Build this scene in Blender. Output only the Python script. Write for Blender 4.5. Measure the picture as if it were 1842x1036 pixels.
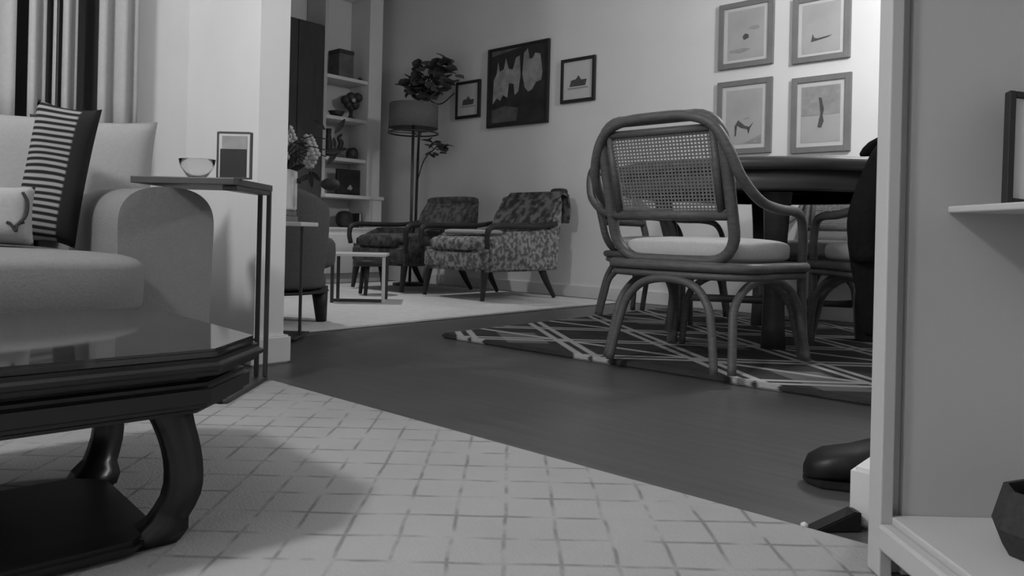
import bpy, bmesh, math, random
from mathutils import Vector, Matrix
random.seed(7)
for o in list(bpy.data.objects): bpy.data.objects.remove(o)
scene = bpy.context.scene
C = scene.collection

# ------------------------------------------------------------------ camera
# world: +X runs along the partition wall to the right, +Y goes through the opening into the far room
F, W, H = 1350.0, 1842, 1036
HC, HY, ROLL = 0.46, 420.0, math.radians(1.35)
SN, CS = 0.664, 0.748
def cam2world(x, z):                       # metres to the right / ahead of the camera -> room X, Y
    return (x*CS - z*SN, x*SN + z*CS)
def horizon(px): return HY + (px-921)*math.tan(ROLL)
def G(px, py, h=0.0):                      # pixel of a point at known height -> room X, Y
    z = (HC-h)*F/(py-horizon(px)); return cam2world((px-921)/F*z, z)
def at_X(px, X): u = (px-921)/F; z = X/(u*CS-SN); return z*(u*SN+CS), z      # pixel column on a plane X = const -> Y, depth
def at_Y(px, Y): u = (px-921)/F; z = Y/(u*SN+CS); return z*(u*CS-SN), z      # pixel column on a plane Y = const -> X, depth
def hgt(px, py, z): return HC + (horizon(px)-py)/F*z
camd = bpy.data.cameras.new('camera'); cam = bpy.data.objects.new('camera', camd); C.objects.link(cam)
camd.sensor_width = 36; camd.lens = F/W*36; camd.shift_y = -(H/2-HY)/W; camd.clip_start = 0.02
fw = Vector((-SN, CS, 0)).normalized(); rt = Vector((CS, SN, 0)).normalized(); up = Vector((0,0,1))
R = Matrix((rt, up, -fw)).transposed().to_4x4()
cam.matrix_world = Matrix.Translation((0,0,HC)) @ R @ Matrix.Rotation(ROLL, 4, 'Z')
scene.camera = cam
# ------------------------------------------------------------------ world, exposure
wd = bpy.data.worlds.new('world'); scene.world = wd; wd.use_nodes = True
wd.node_tree.nodes['Background'].inputs[0].default_value = (.5,.5,.5,1)
wd.node_tree.nodes['Background'].inputs[1].default_value = .15
vs = scene.view_settings
vs.view_transform = 'Standard'; vs.look = 'None'; vs.gamma = 1; vs.use_curve_mapping = False
vs.exposure = 0.9
P_LIVING, P_PENDANT, P_FAR = 48, 32, 45     # lamp powers, watts

# ------------------------------------------------------------------ materials
def lin(v):
    v /= 255.0
    return v/12.92 if v <= .04045 else ((v+.055)/1.055)**2.4
def newmat(name, rough=.7, spec=.3):
    m = bpy.data.materials.new(name); m.use_nodes = True
    b = m.node_tree.nodes['Principled BSDF']; b.inputs['Roughness'].default_value = rough
    b.inputs['Specular IOR Level'].default_value = spec
    return m, m.node_tree, b
def mat(name, v, rough=.7, spec=.3, var=.12, scale=12, bump=0.0, stretch=(1,1,1), metal=0):
    m, nt, b = newmat(name, rough, spec)
    b.inputs['Metallic'].default_value = metal
    tc = nt.nodes.new('ShaderNodeTexCoord'); mp = nt.nodes.new('ShaderNodeMapping'); mp.inputs['Scale'].default_value = stretch
    nz = nt.nodes.new('ShaderNodeTexNoise'); nz.inputs['Scale'].default_value = scale; nz.inputs['Detail'].default_value = 5
    rp = nt.nodes.new('ShaderNodeValToRGB'); l = lin(v)
    a, c = l*(1-var), l*(1+var)
    rp.color_ramp.elements[0].position = .3; rp.color_ramp.elements[1].position = .7
    rp.color_ramp.elements[0].color = (a,a,a,1); rp.color_ramp.elements[1].color = (c,c,c,1)
    L = nt.links
    L.new(tc.outputs['Object'], mp.inputs[0]); L.new(mp.outputs[0], nz.inputs[0]); L.new(nz.outputs[0], rp.inputs[0])
    L.new(rp.outputs[0], b.inputs['Base Color'])
    if bump:
        bp = nt.nodes.new('ShaderNodeBump'); bp.inputs['Strength'].default_value = bump; bp.inputs['Distance'].default_value = .004
        L.new(nz.outputs[0], bp.inputs['Height']); L.new(bp.outputs[0], b.inputs['Normal'])
    return m
M = {}
M['wall'] = mat('wall_paint', 226, .85, .2, .03, 3)
M['ceiling'] = mat('ceiling_paint', 215, .9, .1, .02, 3)
M['trim'] = mat('white_trim', 222, .45, .4, .02, 6)
M['hardwood'] = mat('dark_hardwood', 80, .38, .45, .16, 3.0, .05, (1, 14, 1))
M['sofa'] = mat('sofa_linen', 128, .95, .1, .05, 160, .25)
M['chair_cushion'] = mat('pale_chair_cushion', 190, .95, .1, .05, 120, .2)
M['white_fabric'] = mat('white_fabric', 160, .95, .1, .04, 150, .2)
M['dark_fabric'] = mat('dark_fabric', 62, .95, .1, .15, 120, .2)
M['coat'] = mat('black_wool', 30, .95, .1, .2, 60, .3)
M['lacquer'] = mat('dark_lacquered_wood', 36, .32, .5, .25, 2.5, 0, (6, 1, 6))
M['tabletop_gloss'] = mat('polished_dark_top', 44, .05, 1.0, .2, 2.5, 0, (6, 1, 6))
M['rattan'] = mat('rattan_pole', 90, .5, .4, .2, 30, .1, (1,1,4))
M['rattan_light'] = mat('rattan_cane', 118, .6, .3, .15, 40)
M['table_wood'] = mat('dark_table_wood', 72, .4, .4, .2, 4, 0, (1,1,8))
M['dark_metal'] = mat('dark_metal', 58, .4, .5, .1, 20)
M['black'] = mat('black_paint', 30, .5, .4, .15, 20)
M['white_metal'] = mat('white_metal', 205, .4, .4, .02, 20)
M['grey_fabric'] = mat('grey_upholstery', 92, .95, .1, .08, 90, .2)
M['dark_wood'] = mat('dark_stained_wood', 46, .5, .3, .2, 5, 0, (1,1,6))
M['dark_panel'] = mat('dark_panel', 70, .7, .2, .12, 4, 0, (6,6,1))
M['bookcase_white'] = mat('bookcase_paint', 188, .55, .3, .03, 3)
M['picture_paper'] = mat('picture_paper', 200, .7, .3, .05, 8)
M['sketch_grey'] = mat('sketch_grey', 150, .8, .2, .15, 25)
M['sketch_dark'] = mat('sketch_dark', 85, .8, .2, .2, 30)
M['frame_grey'] = mat('grey_wood_frame', 122, .6, .3, .1, 10)
M['frame_black'] = mat('black_frame', 40, .45, .4, .1, 20)
M['paint_dark'] = mat('painting_dark', 52, .7, .3, .35, 9)
M['paint_light'] = mat('painting_light', 155, .7, .3, .3, 14)
M['paint_mid'] = mat('painting_mid', 95, .7, .3, .3, 12)
M['leaf'] = mat('dark_leaf', 60, .6, .3, .3, 20)
M['plant_leaf'] = mat('soft_dark_leaf', 92, .8, .2, .2, 20)  # low-contrast tone so the stand-in plant's leaf clusters read as soft dark patches
M['blossom'] = mat('pale_blossom', 180, .8, .2, .1, 30)
M['ceramic'] = mat('white_ceramic', 215, .25, .5, .02, 10)
M['shade'] = mat('linen_lamp_shade', 112, .9, .1, .08, 60)
M['ornament'] = mat('dark_ornament', 58, .5, .4, .25, 15)
M['ornament_mid'] = mat('grey_ornament', 100, .6, .3, .2, 15)
M['leather'] = mat('black_leather', 26, .45, .4, .2, 30)
M['night'] = mat('dark_window_glass', 72, .12, .5, .1, 3)
M['curtain'] = mat('pale_curtain', 185, .95, .1, .04, 80, .1)
M['books'] = mat('grey_books', 110, .7, .2, .1, 10)
def mat_glass(name):
    m, nt, b = newmat(name, .03, .5); b.inputs['Base Color'].default_value = (.95,.95,.95,1)
    b.inputs['Transmission Weight'].default_value = 1.0; b.inputs['IOR'].default_value = 1.08
    return m
M['glass'] = mat_glass('clear_glass')
def mat_bulb(name, s):
    m, nt, b = newmat(name); b.inputs['Emission Color'].default_value = (1,1,1,1); b.inputs['Emission Strength'].default_value = s
    b.inputs['Base Color'].default_value = (.9,.9,.9,1); return m
M['bulb'] = mat_bulb('lamp_glow', 6)

def math_node(nt, op, a, b=None, c=None):
    n = nt.nodes.new('ShaderNodeMath'); n.operation = op
    for i, v in enumerate((a, b, c)):
        if v is None: continue
        if isinstance(v, (int, float)): n.inputs[i].default_value = v
        else: nt.links.new(v, n.inputs[i])
    return n.outputs[0]
def tri_line(nt, coord, period, width, soft=.15):
    """1 on thin lines repeating along coord, 0 between"""
    f = math_node(nt, 'PINGPONG', coord, period/2)
    n = nt.nodes.new('ShaderNodeMapRange'); nt.links.new(f, n.inputs[0])
    n.inputs[1].default_value = width/2*(1+soft); n.inputs[2].default_value = width/2*(1-soft); n.inputs[3].default_value = 0; n.inputs[4].default_value = 1
    return n.outputs[0]
def obj_xyz(nt):
    tc = nt.nodes.new('ShaderNodeTexCoord'); sp = nt.nodes.new('ShaderNodeSeparateXYZ'); nt.links.new(tc.outputs['Object'], sp.inputs[0])
    return tc, sp.outputs
def mixg(nt, fac, a, b):
    n = nt.nodes.new('ShaderNodeMix'); n.data_type = 'RGBA'; nt.links.new(fac, n.inputs[0])
    for i, v in ((6, a), (7, b)):
        if isinstance(v, (int, float)): l = lin(v); n.inputs[i].default_value = (l,l,l,1)
        else: nt.links.new(v, n.inputs[i])
    return n.outputs[2]
def noise(nt, tc, scale, detail=3):
    n = nt.nodes.new('ShaderNodeTexNoise'); n.inputs['Scale'].default_value = scale; n.inputs['Detail'].default_value = detail
    nt.links.new(tc.outputs['Object'], n.inputs[0]); return n.outputs[0]
# pale woven rug with a lattice of broken darker lines
def mat_lattice_rug():
    m, nt, b = newmat('pale_woven_rug', .95, .1); tc, (x, y, z) = obj_xyz(nt)
    nz = noise(nt, tc, 9, 4); wob = math_node(nt, 'MULTIPLY_ADD', nz, .012, -.006)
    u = math_node(nt, 'ADD', math_node(nt, 'MULTIPLY_ADD', x, CS, math_node(nt, 'MULTIPLY', y, SN)), wob)
    v = math_node(nt, 'ADD', math_node(nt, 'MULTIPLY_ADD', x, -SN, math_node(nt, 'MULTIPLY', y, CS)), wob)
    l = math_node(nt, 'MAXIMUM', tri_line(nt, u, .078, .006, .6), tri_line(nt, v, .085, .007, .6))
    br = nt.nodes.new('ShaderNodeMapRange'); nt.links.new(noise(nt, tc, 16, 2), br.inputs[0]); br.inputs[1].default_value = .36; br.inputs[2].default_value = .6
    fac = math_node(nt, 'MULTIPLY', math_node(nt, 'MULTIPLY', l, br.outputs[0]), .5)
    base = mixg(nt, noise(nt, tc, 5, 5), 150, 168)
    nt.links.new(mixg(nt, fac, base, 70), b.inputs['Base Color'])
    bp = nt.nodes.new('ShaderNodeBump'); bp.inputs['Strength'].default_value = .4; bp.inputs['Distance'].default_value = .004
    nt.links.new(math_node(nt, 'SUBTRACT', noise(nt, tc, 220, 2), fac), bp.inputs['Height']); nt.links.new(bp.outputs[0], b.inputs['Normal'])
    return m
M['lattice_rug'] = mat_lattice_rug()
# dark rug with large pale trellis of double lines
def mat_trellis_rug():
    m, nt, b = newmat('dark_trellis_rug', .95, .1); tc, (x, y, z) = obj_xyz(nt)
    u = math_node(nt, 'ADD', math_node(nt, 'MULTIPLY', x, 1.0), math_node(nt, 'MULTIPLY', y, 1.25))
    v = math_node(nt, 'SUBTRACT', math_node(nt, 'MULTIPLY', x, 1.0), math_node(nt, 'MULTIPLY', y, 1.25))
    P = .62
    l = None
    for c in (u, v):
        for off in (0.0, .085):
            t = tri_line(nt, math_node(nt, 'ADD', c, off), P, .044, .25)
            l = t if l is None else math_node(nt, 'MAXIMUM', l, t)
    l = math_node(nt, 'MAXIMUM', l, tri_line(nt, y, P/1.25, .03, .25))
    fill = tri_line(nt, math_node(nt, 'ADD', u, .30), P*2, .26, .05)
    fill = math_node(nt, 'MULTIPLY', fill, tri_line(nt, math_node(nt, 'ADD', v, .12), P*2, .5, .05))
    base = mixg(nt, noise(nt, tc, 14, 4), 52, 74)
    col = mixg(nt, fill, base, 112)
    nt.links.new(mixg(nt, l, col, 176), b.inputs['Base Color'])
    bp = nt.nodes.new('ShaderNodeBump'); bp.inputs['Strength'].default_value = .5; bp.inputs['Distance'].default_value = .006
    nt.links.new(noise(nt, tc, 120, 2), bp.inputs['Height']); nt.links.new(bp.outputs[0], b.inputs['Normal'])
    return m
M['trellis_rug'] = mat_trellis_rug()
M['pale_rug'] = mat('pale_plain_rug', 205, .95, .1, .06, 18, .2)
# striped pillow: fine dark stripes over most of the face, a dark border band on one side
def mat_stripes():
    m, nt, b = newmat('striped_weave', .95, .1); tc, (x, y, z) = obj_xyz(nt)
    l = tri_line(nt, math_node(nt, 'ADD', z, math_node(nt, 'MULTIPLY', noise(nt, tc, 7, 1), .02)), .0165, .0085, .3)
    band = nt.nodes.new('ShaderNodeMapRange'); nt.links.new(x, band.inputs[0]); band.inputs[1].default_value = .030; band.inputs[2].default_value = .035
    st = mixg(nt, l, 150, 40)
    nt.links.new(mixg(nt, band.outputs[0], st, 44), b.inputs['Base Color']); return m
M['stripes'] = mat_stripes()
# mottled leafy upholstery
def mat_mottled(name, a, c, scale=16):
    m, nt, b = newmat(name, .95, .1); tc, _ = obj_xyz(nt)
    rp = nt.nodes.new('ShaderNodeMapRange'); n = noise(nt, tc, scale, 4); nt.links.new(n, rp.inputs[0]); rp.inputs[1].default_value = .42; rp.inputs[2].default_value = .6
    nt.links.new(mixg(nt, rp.outputs[0], a, c), b.inputs['Base Color']); return m
M['mottled'] = mat_mottled('mottled_pale_upholstery', 92, 150, 34)
M['mottled_dark'] = mat_mottled('mottled_dark_upholstery', 62, 90, 24)
M['throw'] = mat_mottled('mottled_throw', 60, 112, 18)

# ------------------------------------------------------------------ mesh helpers
def link(name, bm, m, parent=None, smooth=False, loc=None):
    me = bpy.data.meshes.new(name); bmesh.ops.recalc_face_normals(bm, faces=bm.faces[:]); bm.to_mesh(me); bm.free()
    me.materials.append(M[m] if isinstance(m, str) else m)
    if smooth:
        for p in me.polygons: p.use_smooth = True
    o = bpy.data.objects.new(name, me); C.objects.link(o)
    if parent: o.parent = parent
    if loc: o.location = loc
    return o
def tag(o, label=None, cat=None, group=None, kind=None):
    if label: o['label'] = label
    if cat: o['category'] = cat
    if group: o['group'] = group
    if kind: o['kind'] = kind
    return o
def thing(name, label, cat, loc=(0,0,0), rz=0.0, group=None):
    o = bpy.data.objects.new(name, None); C.objects.link(o); o.empty_display_size = .05
    o.location = loc if len(loc) == 3 else (loc[0], loc[1], 0); o.rotation_euler = (0,0,rz)
    return tag(o, label, cat, group)
def struct(o): o['kind'] = 'structure'; return o
def bbox(bm, x0, x1, y0, y1, z0, z1, bev=0.0, seg=2):
    r = bmesh.ops.create_cube(bm, size=1)
    vs_ = r['verts']
    for v in vs_: v.co = Vector(((x0+x1)/2+v.co.x*(x1-x0), (y0+y1)/2+v.co.y*(y1-y0), (z0+z1)/2+v.co.z*(z1-z0)))
    if bev:
        es = list({e for v in vs_ for e in v.link_edges})
        bmesh.ops.bevel(bm, geom=es, offset=bev, segments=seg, affect='EDGES', profile=.5)
def box(name, b, m, parent=None, bev=0.0, seg=2, smooth=False):
    bm = bmesh.new(); bbox(bm, *b, bev, seg); return link(name, bm, m, parent, smooth)
def prism(name, pts, z0, z1, m, parent=None, bev=0.0, axis='z', seg=2, smooth=False):
    """polygon pts extruded between z0 and z1 along the axis"""
    bm = bmesh.new()
    def co(p, t): return {'z': (p[0], p[1], t), 'y': (p[0], t, p[1]), 'x': (t, p[0], p[1])}[axis]
    a = [bm.verts.new(co(p, z0)) for p in pts]; b = [bm.verts.new(co(p, z1)) for p in pts]
    fa = bm.faces.new(a); fb = bm.faces.new(b)
    n = len(pts)
    for i in range(n): bm.faces.new((a[i], a[(i+1) % n], b[(i+1) % n], b[i]))
    if bev: bmesh.ops.bevel(bm, geom=list(fa.edges)+list(fb.edges), offset=bev, segments=seg, affect='EDGES')
    return link(name, bm, m, parent, smooth)
def spline(pts, n=8, closed=False):
    P = [Vector(p) for p in pts]; out = []; N = len(P)
    rng = N if closed else N-1
    for i in range(rng):
        p0 = P[(i-1) % N] if (closed or i > 0) else P[0]*2-P[1]
        p1 = P[i]; p2 = P[(i+1) % N]
        p3 = P[(i+2) % N] if (closed or i+2 < N) else P[-1]*2-P[-2]
        for k in range(n):
            t = k/n
            out.append(.5*((2*p1)+(p2-p0)*t+(2*p0-5*p1+4*p2-p3)*t*t+(3*p1-p0-3*p2+p3)*t**3))
    if not closed: out.append(P[-1])
    return out
def tube_bm(bm, pts, r, sides=10, closed=False):
    n = len(pts); rings = []
    up_ = Vector((0,0,1)); prev = None
    for i, p in enumerate(pts):
        a = pts[(i-1) % n] if (closed or i > 0) else pts[0]; b = pts[(i+1) % n] if (closed or i < n-1) else pts[-1]
        d = (b-a).normalized()
        if prev is None:
            s = d.cross(up_)
            if s.length < .1: s = d.cross(Vector((1,0,0)))
        else: s = prev - d*prev.dot(d)
        s.normalize(); prev = s; t = d.cross(s)
        rr = r[i] if isinstance(r, (list, tuple)) else r
        rings.append([bm.verts.new(p+s*math.cos(2*math.pi*k/sides)*rr+t*math.sin(2*math.pi*k/sides)*rr) for k in range(sides)])
    for i in range(n if closed else n-1):
        A, B = rings[i], rings[(i+1) % n]
        off = 0
        if closed and i == n-1:
            off = min(range(sides), key=lambda q: (A[0].co-B[q].co).length)
        for k in range(sides):
            bm.faces.new((A[k], A[(k+1) % sides], B[(k+1+off) % sides], B[(k+off) % sides]))
    if not closed:
        bm.faces.new(rings[0]); bm.faces.new(rings[-1])
def tube(name, pts, r, m, parent=None, n=8, sides=10, closed=False, smooth=True, curve=True):
    bm = bmesh.new(); q = spline(pts, n, closed) if curve else [Vector(p) for p in pts]
    if isinstance(r, (list, tuple)) and curve:
        r2 = []
        for i in range(len(r)-1): r2 += [r[i]+(r[i+1]-r[i])*k/n for k in range(n)]
        r = r2+[r[-1]]
    tube_bm(bm, q, r, sides, closed)
    return link(name, bm, m, parent, smooth)
def lathe(name, prof, m, parent=None, seg=24, loc=None, smooth=True, cap=True):
    bm = bmesh.new(); rings = []
    for r, z in prof: rings.append([bm.verts.new((max(r, 1e-4)*math.cos(2*math.pi*k/seg), max(r, 1e-4)*math.sin(2*math.pi*k/seg), z)) for k in range(seg)])
    for A, B in zip(rings, rings[1:]):
        for k in range(seg): bm.faces.new((A[k], A[(k+1) % seg], B[(k+1) % seg], B[k]))
    if cap: bm.faces.new(rings[0]); bm.faces.new(rings[-1])
    return link(name, bm, m, parent, smooth, loc)
def superbox_bm(bm, cx, cy, cz, sx, sy, sz, e=.35, crown=0.0, n=28, m_=16):
    """rounded block, half sizes s, exponent e (smaller = boxier)"""
    f = lambda c: math.copysign(abs(c)**e, c)
    rings = []
    for i in range(1, m_):
        ph = -math.pi/2+math.pi*i/m_
        rings.append([bm.verts.new((cx+sx*f(math.cos(ph))*f(math.cos(2*math.pi*k/n)), cy+sy*f(math.cos(ph))*f(math.sin(2*math.pi*k/n)), cz+sz*f(math.sin(ph)))) for k in range(n)])
    lo = bm.verts.new((cx, cy, cz-sz)); hi = bm.verts.new((cx, cy, cz+sz))
    for A, B in zip(rings, rings[1:]):
        for k in range(n): bm.faces.new((A[k], A[(k+1) % n], B[(k+1) % n], B[k]))
    for k in range(n): bm.faces.new((lo, rings[0][(k+1) % n], rings[0][k])); bm.faces.new((hi, rings[-1][k], rings[-1][(k+1) % n]))
    if crown:
        for v in bm.verts:
            r2 = 1-((v.co.x-cx)/sx)**2*.5-((v.co.y-cy)/sy)**2*.5
            if v.co.z > cz: v.co.z += crown*max(0, r2)
def superbox(name, c, s, m, parent=None, e=.35, crown=0.0):
    bm = bmesh.new(); superbox_bm(bm, *c, *s, e, crown); return link(name, bm, m, parent, True)
def pillow_bm(w, h, t, n=18, pinch=.07):
    """square pillow standing in the xz plane, thickness along y, pointed corners, base at z = 0"""
    bm = bmesh.new()
    def pt(i, j, s):
        u, v = -1+2*i/n, -1+2*j/n
        k = 1-pinch*(1-u*u)*abs(v)**2; k2 = 1-pinch*(1-v*v)*abs(u)**2
        th = t/2*((1-u**4)*(1-v**4))**.55
        return Vector((u*w/2*k2, s*th, h/2+v*h/2*k))
    fr = {}; bk = {}
    for i in range(n+1):
        for j in range(n+1):
            fr[i,j] = bm.verts.new(pt(i,j,-1))
            bk[i,j] = fr[i,j] if i in (0,n) or j in (0,n) else bm.verts.new(pt(i,j,1))
    for i in range(n):
        for j in range(n):
            bm.faces.new((fr[i,j], fr[i+1,j], fr[i+1,j+1], fr[i,j+1]))
            try: bm.faces.new((bk[i,j], bk[i,j+1], bk[i+1,j+1], bk[i+1,j]))
            except ValueError: pass
    return bm
def copy_tree(o, parent=None):
    c = o.copy(); C.objects.link(c); c.parent = parent
    for ch in [q for q in bpy.data.objects if q.parent == o]: copy_tree(ch, c)
    return c

# ------------------------------------------------------------------ the setting
YP0, YP1 = 1.30, 1.41            # partition wall, front and back face
YA = 4.48                        # picture wall
XL, XF, XR, YB, HT = -2.81, -5.76, 2.3, -2.4, 2.62
JL, JR = -2.29, -0.365           # jambs of the opening
struct(box('floor', (XF-.1, XR+.1, YB-.1, YA+.1, -.05, 0), 'hardwood'))
struct(box('ceiling', (XF-.1, XR+.1, YB-.1, YA+.1, HT, HT+.06), 'ceiling'))
struct(box('wall_far', (XF-.1, XR+.1, YA, YA+.1, 0, HT), 'wall'))
struct(box('wall_far_left', (XF-.1, XF, YP1-.1, YA, 0, HT), 'wall'))
struct(box('wall_partition_left', (XF-.1, JL, YP0, YP1, 0, HT), 'wall'))
struct(box('wall_partition_right', (JR, XR, YP0, YP1, 0, HT), 'wall'))
struct(box('wall_left', (XL-.1, XL, YB, YP0, 0, HT), 'wall'))
struct(box('wall_right', (XR, XR+.1, YB, YA, 0, HT), 'wall'))
struct(box('wall_back', (XL-.1, XR+.1, YB-.1, YB, 0, HT), 'wall'))
# baseboards: front, jamb return
def base_poly(name, pts, h=.095, m='trim'):
    o = prism(name, pts, 0, h, m, None, .006); return struct(o)
t = .018
base_poly('baseboard_partition_left', [(XL, YP0), (XL, YP0-t), (JL+t, YP0-t), (JL+t, YP1+t), (JL-.2, YP1+t), (JL-.2, YP1), (JL, YP1), (JL, YP0)])
base_poly('baseboard_partition_right', [(XR, YP0), (XR, YP0-t), (JR-t-.008, YP0-t), (JR-t-.008, YP1+t), (JR+.5, YP1+t), (JR+.5, YP1), (JR, YP1), (JR, YP0)])
struct(box('baseboard_far', (XF+.6, XR, YA-.015, YA, 0, .09), 'trim', None, .004))

# living room: lattice rug
e = G(480, 690); RY = 1.195
rg = prism('area_rug', [(-1.99, RY), (1.2, RY), (1.2, -2.0), (-1.99, -2.0)], .001, .011, 'lattice_rug', None, .003)
tag(rg, 'pale woven rug with a lattice of broken darker lines under the coffee table', 'rug')
# far room: pale rug under the armchairs
rg = prism('area_rug', [(-2.86, 1.75), (-2.86, 4.33), (-5.2, 4.33), (-5.2, 1.75)], .001, .012, 'pale_rug', None, .003)
tag(rg, 'plain pale rug under the armchairs along the far wall', 'rug')
# dining rug
rg = prism('area_rug', [(-2.38, 2.24), (.75, 2.24), (.75, 4.12), (-2.38, 4.12)], .001, .022, 'trellis_rug', None, .005)
tag(rg, 'dark rug with pale trellis lines under the dining table', 'rug')

# window with curtains on the left wall
wy = [at_X(px, XL+.05)[0] for px in (-150, 0, 18, 40, 72, 84, 94, 101, 128, 166, 214, 238)]
win = box('window_1', (XL-.02, XL+.004, -.6, wy[10], .75, 2.25), 'night'); struct(win)
box('window_frame', (XL, XL+.02, -.62, -.58, .72, 2.28), 'trim', win); box('window_frame', (XL, XL+.02, wy[10], wy[10]+.035, .72, 2.28), 'trim', win)
box('window_sill', (XL, XL+.025, -.62, wy[10]+.04, .70, .74), 'trim', win)
def curtain(y0, y1, label, nf):
    t_ = thing('curtain', label, 'curtain', (XL+.07, (y0+y1)/2, 0), 0, 'pale curtain panels at the window')
    bm = bmesh.new(); n = max(8, nf*8); zt, zb = 2.33, .68; half = (y1-y0)/2; rows = []
    for j in range(9):
        z = zb+(zt-zb)*j/8; row = []
        for i in range(n+1):
            s = -1+2*i/n
            row.append((.018*math.sin(i/n*nf*2*math.pi)*(1-.35*j/8), s*half, z))
        rows.append(row)
    F_ = [[bm.verts.new(p) for p in r] for r in rows]; B_ = [[bm.verts.new((p[0]-.006, p[1], p[2])) for p in r] for r in rows]
    for j in range(8):
        for i in range(n):
            bm.faces.new((F_[j][i], F_[j][i+1], F_[j+1][i+1], F_[j+1][i])); bm.faces.new((B_[j][i], B_[j+1][i], B_[j+1][i+1], B_[j][i+1]))
    for i in range(n):
        bm.faces.new((F_[0][i], B_[0][i], B_[0][i+1], F_[0][i+1])); bm.faces.new((F_[8][i], F_[8][i+1], B_[8][i+1], B_[8][i]))
    for j in range(8):
        bm.faces.new((F_[j][0], F_[j+1][0], B_[j+1][0], B_[j][0])); bm.faces.new((F_[j][n], B_[j][n], B_[j+1][n], F_[j+1][n]))
    link('fabric', bm, 'curtain', t_, True)
    for s in (-.8, .8): lathe('ring', [(.012,0),(.016,.004),(.016,.012),(.012,.016)], 'dark_metal', t_, 12, (0, s*half, 2.335))
curtain(wy[0]-.3, wy[2], 'pale curtain panel at the left edge of the view behind the sofa', 4)
curtain(wy[3], wy[4], 'narrow pale curtain fold left of the striped pillow top', 1)
curtain(wy[5], wy[6], 'thinnest pale curtain fold above the striped pillow', 1)
curtain(wy[7], wy[8], 'narrow pale curtain fold right above the striped pillow', 1)
curtain(wy[9], wy[11], 'pale curtain panel nearest the room corner behind the light pillow', 2)
rod = thing('curtain_rod', 'dark curtain rod high above the sofa window', 'curtain rod', (XL+.07, .3, 2.362))
tube('rod', [(0,-1.1,0),(0,.82,0)], .011, 'dark_metal', rod, curve=False)
for y in (-1.1, .82): lathe('finial', [(.005,0),(.022,.012),(.022,.028),(.005,.04)], 'dark_metal', rod, 14, (0, y, -.02))
for y in (-.8, .5): tube('bracket', [(-.069,y,0),(0,y,0)], .008, 'dark_metal', rod, curve=False)

# ------------------------------------------------------------------ coffee table
HTAB = .279
ct = thing('coffee_table', 'low dark lacquered coffee table with curved legs and glossy top', 'coffee table', (-1.362, -.025, .0112), -.1)
def octo(x0, x1, y0, y1, c): return [(x0+c, y0), (x1-c, y0), (x1, y0+c), (x1, y1-c), (x1-c, y1), (x0+c, y1), (x0, y1-c), (x0, y0+c)]
def ring_o(off): return octo(-.31-off, .31+off, -.67-off, .67+off, .10+off*.6)
prism('top', ring_o(0), HTAB-.012, HTAB, 'tabletop_gloss', ct, .004)
prism('moulded_edge', ring_o(.012), HTAB-.036, HTAB-.0125, 'lacquer', ct, .009, seg=3)
prism('waist', ring_o(-.035), HTAB-.048, HTAB-.0365, 'lacquer', ct)
prism('apron', ring_o(-.008), HTAB-.084, HTAB-.0485, 'lacquer', ct, .008, seg=3)
prism('apron_lip', ring_o(-.03), HTAB-.094, HTAB-.0845, 'lacquer', ct, .004)
for sx in (-1, 1):
    for sy in (-1, 1):
        bm = bmesh.new(); pr = []
        # hoofed leg: runs down, bows outwards, then turns in at the foot
        for k in range(13):
            s = k/12; z = HTAB-.08-(HTAB-.08-.0005)*s
            d = .022*math.sin(s*math.pi*.95)-.026*max(0, s-.62)**1.3*2.2
            w = .026-.004*math.sin(s*math.pi)+(.008 if s > .85 else 0)
            pr.append((z, d, w))
        rows = []
        for z, d, w in pr:
            cx, cy = sx*((.235 if sx > 0 else .10)+d), sy*(.525+d)
            rows.append([bm.verts.new((cx+a*w, cy+b*w, z)) for a, b in ((-1,-1),(1,-1),(1,1),(-1,1))])
        for A, B in zip(rows, rows[1:]):
            for k in range(4): bm.faces.new((A[k], A[(k+1) % 4], B[(k+1) % 4], B[k]))
        bm.faces.new(rows[0]); bm.faces.new(rows[-1])
        bmesh.ops.bevel(bm, geom=[e_ for e_ in bm.edges if abs(e_.verts[0].co.z-e_.verts[1].co.z) > .004], offset=.006, segments=2, affect='EDGES')
        link('leg', bm, 'lacquer', ct, True)
prism('lower_shelf', octo(-.07, .275, -.575, .525, .045), .004, .022, 'lacquer', ct, .006)
for sy in (-.5, .42): box('base_rail', (-.06, .26, sy-.02, sy+.02, .0005, .0035), 'lacquer', ct, .003)

# ------------------------------------------------------------------ sofa (faces +X)
sf = thing('sofa', 'pale linen sofa with rounded arm and thick seat cushions', 'sofa', (-2.37, -.27, 0))
SX, SY = 2.37, .27
def sloc(b): return (b[0]+SX, b[1]+SX, b[2]+SY, b[3]+SY, b[4], b[5])
box('base', sloc((-2.70, -1.93, -1.27, .725, .05, .235)), 'sofa', sf, .025, 3, True)
box('back', sloc((-2.70, -2.50, -1.27, .725, .236, .62)), 'sofa', sf, .05, 4, True)
for (y0, y1) in ((.728, .972), (-1.51, -1.272)):
    # arm: rounded-top panel extruded along X
    yc = (y0+y1)/2+SY; hw = (y1-y0)/2; pts = [(yc-hw, .05), (yc+hw, .05)]
    for k in range(25):
        a = math.pi*k/24; pts.append((yc+hw*math.copysign(abs(math.cos(a))**.78, math.cos(a)), .455+.103*math.sin(a)**.78))
    am = prism('arm', pts, -2.70+SX, -1.93+SX, 'sofa', sf, .010, 'x', 3, True)
    am.data.set_sharp_from_angle(angle=math.radians(50))
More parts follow.
